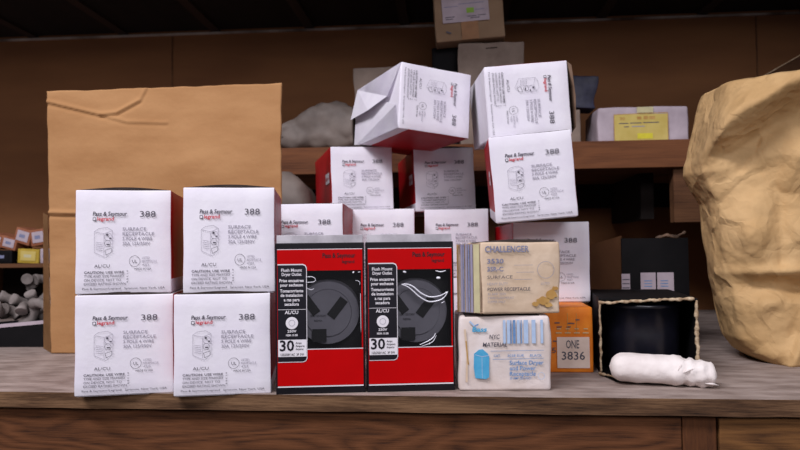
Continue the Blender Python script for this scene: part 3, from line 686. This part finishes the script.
# cloudy plastic bags
def blob(name, loc, sx_, sy_, sz_, m, label, prof, seed, cat='bag'):
    bm = bmesh.new(); n, mj = 40, 26; rings = []
    for j in range(mj + 1):
        v = j / mj; r_ = lerp_prof(prof, v); ring = []
        for k in range(n):
            a = 2 * math.pi * k / n; c, s = math.cos(a), math.sin(a)
            p = Vector((sx_ * r_ * math.copysign(abs(c) ** .7, c), sy_ * r_ * math.copysign(abs(s) ** .7, s), sz_ * v))
            d = crumple(p + Vector((seed, 0, 0)), 16) * .022 - .013
            q = p + Vector((c, s, 0)) * d * (1 if r_ > .2 else .2); q.x += sx_ * .0 ; ring.append(bm.verts.new(q))
        rings.append(ring)
    for A, B in zip(rings, rings[1:]):
        for k in range(n): bm.faces.new((A[k], A[(k + 1) % n], B[(k + 1) % n], B[k])).smooth = True
    bm.faces.new(rings[0]); bm.faces.new(rings[-1])
    o = from_bm(name, bm, m, mw=Matrix.Translation(loc)); return tag(o, label, cat)
t = root('plastic_bag', (-.218, .665, SZ))
bm = bmesh.new(); rings = []; n, mj = 48, 44       # lies along the shelf, rising to the right
for j in range(mj + 1):
    u = j / mj; x = -.085 + .170 * u; h = (.034 + .064 * min(1, u / .62) ** .8) * (1 if u < .9 else 1 - (u - .9) * 1.2) * (min(1, u / .05) ** .5 if u < .05 else 1); ring = []
    for k in range(n):
        a = 2 * math.pi * k / n; c, s = math.cos(a), math.sin(a)
        p = Vector((x, .038 * math.copysign(abs(c) ** .8, c), h * .5 + h * .5 * math.copysign(abs(s) ** .7, s)))
        d = crumple(p, 22) * .016 - .010; q = p + Vector((0, c, s)) * d; q.z = max(0, q.z); ring.append(bm.verts.new(q))
    rings.append(ring)
for A, B in zip(rings, rings[1:]):
    for k in range(n): bm.faces.new((A[k], A[(k + 1) % n], B[(k + 1) % n], B[k])).smooth = True
bm.faces.new(rings[0]); bm.faces.new(rings[-1]); from_bm('bag_film', bm, POLY, t)
P = Print()
for k, (a, b, z) in enumerate(((-.080, -.058, .028), (-.078, -.062, .036), (-.082, -.066, .020))): P.line((a, z), (b, z + .004), .0045, GREENI if k == 2 else INK)
P.build('bag_printing', t, Matrix.Translation((.004, -.0405, 0)))
tag(t, 'cloudy grey plastic bag lying on the upper shelf beside the cardboard sheet', 'bag')
o = blob('plastic_sack', (-.252, .548, 0), .066, .042, .289, POLY, 'grey plastic sack standing on the bench below the upper shelf, behind the cartons', [(0, .9), (.5, 1), (.8, .95), (.9, .8), (.97, .5), (1, .3)], 3)

simple_carton('grey_carton', -.126, .016, .63, .15, SZ, .498, GBOX, 'dull grey worn carton on the upper shelf behind the sideways white carton', 0, -1.5, 2, .004)
simple_carton('dark_carton', .020, .072, .665, .16, SZ, .542, BLKCARD, 'narrow black carton standing between the grey carton and the pale carton', 0, 0, 3)
def pr_light(t):
    P = Print(); P.line((-.010, .186), (.012, .187), .0014, KRAFTD); P.line((-.02, .140), (.02, .180), .0010, GBOX); P.build('face_printing', t, Matrix.Translation((0, -.0022, 0)))
simple_carton('pale_carton', .0735, .1980, .63, .16, SZ, .5385, GBOX, 'pale brown carton on the upper shelf behind the sideways white carton at right', 0, -.5, 5, .003, pr_light)
def pr_top(t):
    P = Print(); P.rect(-.050, .038, .034, .150, LILW)
    for k in range(3): P.rect(-.045 + .03 * k, -.022 + .03 * k, .150 - .010, .150 - .008, BLUEGR, -.0003)
    [P.rect(a, b, z, z + .0016, INK, -.0003) for a, b, z in ((-.045, -.027, .044), (-.045, -.031, .040), (-.004, .014, .043), (.017, .032, .0435), (.002, .020, .0395))]
    P.rect(-.030, .022, .078, .0800, INK, -.0003); P.rect(-.004, .010, .050, .060, GREENI, -.0003); P.rect(.012, .030, .055, .0562, BLUEGR, -.0003)
    P.rect(-.046, -.020, .064, .0652, BLUEGR, -.0003); P.rect(-.018, .030, .068, .0692, BLUEGR, -.0003)
    P.build('shipping_label', t, Matrix.Translation((0, -.0030, 0)))
    P = Print(); P.rect(-.016, .016, .0, .034, mat('dull_tape', (160, 118, 84), None)); P.line((-.045, .018), (-.036, .014), .003, INK); P.build('tape_strip', t, Matrix.Translation((0, -.0026, 0)))
simple_carton('labelled_carton', .0300, .1610, .62, .15, .5425, .655, mat('tan_card', (150, 124, 98), (136, 110, 86), (20, 20, 20), .85, .2, 60), 'tan carton with a pale printed label on top of the pale carton', 0, -3.5, 7, .002, pr_top)
# dark blue item on a pale stub
simple_carton('pale_small_carton', .262, .305, .66, .05, SZ, .412, GBOX, 'small pale carton on the upper shelf under the dark blue pouch', 0, 0, 8, .003)
simple_carton('dark_blue_pouch', .268, .334, .655, .06, .414, .476, NAVY, 'dark blue pouch on the small pale carton, right of the sideways white carton', 0, 3, 9, .006, None, 'pouch')
t = root('flat_white_box', (.414, .63, SZ), 0)
from_bm('carton_body', worn_box(.166, .0665, .12, .0025, .003, 8, 11, plainpaint), LILW, t)
P = Print(); P.rect(-.054, .044, .001, .052, YEL)
P.text('30', -.044, .0415, .008, STAIN, .03, width=.010, y=-.0003); P.rect(-.012, -.004, .0420, .0475, STAIN, -.0003); P.rect(.000, .008, .0420, .0485, STAIN, -.0003); P.rect(.010, .021, .0420, .0480, STAIN, -.0003)
[P.rect(a, b, z, z + .0016, m_, -.0003) for a, b, z, m_ in ((-.045, -.028, .0345, INK), (-.025, -.004, .0348, INK), (-.001, .028, .0352, INK), (-.036, -.027, .028, INK), (-.022, .002, .0283, LINE))]
P.rect(-.012, .016, .006, .016, mat('bright_yellow_ink', (222, 210, 60), None), -.0003)
P.path([(-.054, .001), (-.054, .052), (.044, .054), (.044, .001)], .0012, STAIN, -.0002)
P.rect(-.012, .018, .0545, .0655, PALEY, -.0001)
P.build('yellow_label', t, Matrix.Translation((0, -.0036, 0)))
tag(t, 'flat dull white box with a yellow label on the upper shelf, right', 'box')

# ------------------------------------------------------------------ open storage carton with dark contents behind the black box
t = root('storage_carton', (.3420, .340, 0), 0)
bm = bmesh.new(); x0, x1, dd, hh = -.043, .052, .16, .152
add_box(bm, x0, x1, .000, .003, 0, .158); add_box(bm, x1 - .003, x1, .003, dd, 0, .150); add_box(bm, x0, x1, dd, dd + .003, 0, .15); add_box(bm, x0, x1, .003, dd, 0, .003)
from_bm('carton_shell', bm, BLKCARD, t)
bm = bmesh.new(); a = [bm.verts.new(p) for p in ((x0 + .001, .002, 0), (x0 - .045, .055, 0), (x0 - .045, .055, .146), (x0 + .001, .002, .162))]; bm.faces.new(a)
bmesh.ops.solidify(bm, geom=bm.faces[:], thickness=.003); from_bm('side_panel', bm, W_DUSK if False else mat('dim_brown_card', (130, 90, 60), (116, 78, 52), (20, 20, 20), .9), t)
ragged('torn_flap', [(.008, .002, .157), (.022, .000, .162), (.036, .002, .159), (.050, .004, .166)], .0035, mat('crumpled_tape', (132, 104, 84), (60, 48, 40), (90, 90, 90), .6), t, 7)
bm = bmesh.new(); add_box(bm, x0 + .002, x1 - .002, .003, .150, .02, .146, 0, .004)
from_bm('inner_liner', bm, BLKCARD, t)
P = Print(); P.rect(-.044, -.032, .070, .096, LILW)
for k in range(3): P.rect(-.043, -.033, .075 + .006 * k, .0765 + .006 * k, INK, -.0003)
P.rect(-.017, .0045, .070, .0975, LILW); P.rect(.0065, .030, .070, .0975, LILW); [P.rect(a, a + .011, z, z + .0012, BLUET, -.0003) for a in (-.012, .011) for z in (.077, .081, .085)]
P.build('white_labels', t, Matrix.Translation((0, -.0012, .0105)))
tag(t, 'dark open carton with small white labels behind the open black box', 'box')

# ------------------------------------------------------------------ leaning board right of the wall
t = root('leaning_board', (.60, .62, .0)); bm = bmesh.new()
a = [bm.verts.new(p) for p in ((-.052, 0, 0), (.70, 0, 0), (.70, .0, .83), (-.052, 0, .4105))]
bm.faces.new(a); bmesh.ops.solidify(bm, geom=bm.faces[:], thickness=.012)
from_bm('board_panel', bm, W_DUSK, t)
bm = bmesh.new(); tube(bm, [(-.053, -.0005, .411), (.70, -.0005, .8307)], .0012, 5); from_bm('bright_edge', bm, TORN, t)
t.matrix_basis = t.matrix_basis @ Matrix.Rotation(R(-4), 4, 'X')
tag(t, 'brown board with a sloping pale edge leaning behind the paper bag', 'board')

# ------------------------------------------------------------------ far left: cubby shelf with small boxes, tray of fittings
t = root('cubby_shelf', (-.86, .70, 0))
bm = bmesh.new(); add_box(bm, -.16, .10, 0, .22, .118, .1265, 0, .0008); from_bm('shelf_board', bm, W_DUSK, t)
for x in (-.16, .092): box('side_panel', x, x + .008, .002, .22, 0, .1178, W_DUSK, t)
box('back_panel', -.152, .092, .20, .22, 0, .1178, CEIL, t)
tag(t, 'low wooden cubby shelf at the far left edge behind the cardboard sheet', 'shelf')
ORW = mat('orange_white_card', (160, 104, 76), (134, 78, 52), (60, 60, 60), .7)
YC = mat('yellow_card', (188, 160, 60), (168, 140, 46), (60, 60, 60), .7)
def small_box(i, x, z, w_, h_, d, body, face, rol, label, y=.705):
    t = root('small_parts_box', mw=Matrix.Translation((x, y, z)) @ Matrix.Rotation(R(rol), 4, 'Y'))
    from_bm('carton_body', worn_box(w_, h_, d, .0006, .001, 3, i, plainpaint), body, t)
    P = Print(); P.rect(-w_ * .36, w_ * .36, h_ * .18, h_ * .85, face); P.rect(-w_ * .2, w_ * .15, h_ * .4, h_ * .62, BLUEGR if i != 4 else PALEY, -.0003); P.build('face_label', t, Matrix.Translation((0, -.0009, 0)))
    tag(t, label, 'box', 'small boxes heaped on the cubby shelf')
small_box(0, -.8870, .1268, .046, .028, .06, BLKCARD, BLKCARD, 0, 'small black box at the bottom left of the heap on the cubby shelf')
small_box(4, -.8290, .1268, .046, .030, .06, YC, YEL, 3, 'small yellow box in the heap on the cubby shelf')
small_box(3, -.7930, .1268, .018, .030, .06, LILW, LILW, 0, 'small pale box right of the yellow one on the cubby shelf')
small_box(1, -.8740, .1570, .034, .026, .06, ORW, LILW, 14, 'small orange and white box left above the yellow one')
small_box(2, -.9030, .1600, .024, .030, .06, ORW, LILW, 18, 'small orange and white box at the extreme left edge of the photograph')
small_box(5, -.8450, .1680, .036, .032, .06, ORW, LILW, 16, 'small orange and white box topmost left in the heap')
small_box(6, -.8050, .1640, .034, .034, .06, ORW, LILW, -8, 'small orange and white box topmost right beside the cardboard edge')

t = root('parts_tray', (-.640, .360, 0), 2)
bm = bmesh.new(); add_box(bm, -.16, .052, 0, .004, 0, .031); add_box(bm, .048, .052, .004, .20, 0, .031); add_box(bm, -.16, -.156, .004, .20, 0, .031); add_box(bm, -.156, .048, .196, .20, 0, .031); add_box(bm, -.156, .048, .004, .196, 0, .003)
for v in bm.verts:
    if v.co.z > .02: v.co.z += .08 * (v.co.x + .01)
from_bm('tray_body', bm, BLKCARD, t)
bm = bmesh.new(); add_box(bm, -.162, .054, -.001, .006, .0312, .0365)
for v in bm.verts: v.co.z += .08 * (v.co.x + .01)
from_bm('tray_rim', bm, LILW, t)
tag(t, 'shallow dark tray with a pale rim holding grey fittings, left of the cardboard', 'tray')
def elbow(seed):
    rnd = random.Random(seed); bm = bmesh.new(); r_ = .0075; Rr = .020; pts = []
    kind = seed % 3
    if kind == 0: pts = [(Rr * math.cos(a), 0, Rr * math.sin(a)) for a in [R(q) for q in range(0, 100, 10)]]
    elif kind == 1: pts = [(-.025 + .005 * i, 0, 0) for i in range(11)]
    else: pts = [(-.02, 0, .003), (-.01, 0, 0), (0, 0, 0), (.010, 0, .004), (.018, 0, .012), (.022, 0, .02)]
    rad = [r_ * (1.0 if 1 < i < len(pts) - 2 else 1.25) for i in range(len(pts))]
    tube(bm, pts, rad, 14)
    return bm
PROTO = []
for s in range(3):
    bm = elbow(s); me = bpy.data.meshes.new('conduit_fitting'); bmesh.ops.recalc_face_normals(bm, faces=bm.faces); bm.to_mesh(me); bm.free(); me.materials.append(FIT); PROTO.append(me)
rnd = random.Random(5)
ROWS = ('front layer', 'middle layer', 'top layer'); COLS = ('far left', 'left', 'centre left', 'centre', 'right', 'far right, by the cardboard')
KIND = ('curved elbow', 'straight coupling', 'bent connector')
for i in range(18):
    row, col_ = divmod(i, 6)
    x = -.676 + col_ * .0175 + rnd.uniform(-.004, .004); y = .388 + row * .045 + rnd.uniform(-.006, .006)
    z = .046 + row * .018 + rnd.uniform(-.004, .004) + (.008 if col_ > 3 else 0)
    k = rnd.randrange(3)
    o = bpy.data.objects.new('conduit_fitting', PROTO[k]); COL.objects.link(o)
    o.location = (x, y, z); o.rotation_euler = (rnd.uniform(-.9, .9), rnd.uniform(-1, 1), rnd.uniform(0, 6))
    tag(o, 'grey %s in the %s of the tray heap, %s' % (KIND[k], ROWS[row], COLS[col_]), 'fitting', 'grey conduit fittings heaped in the tray')
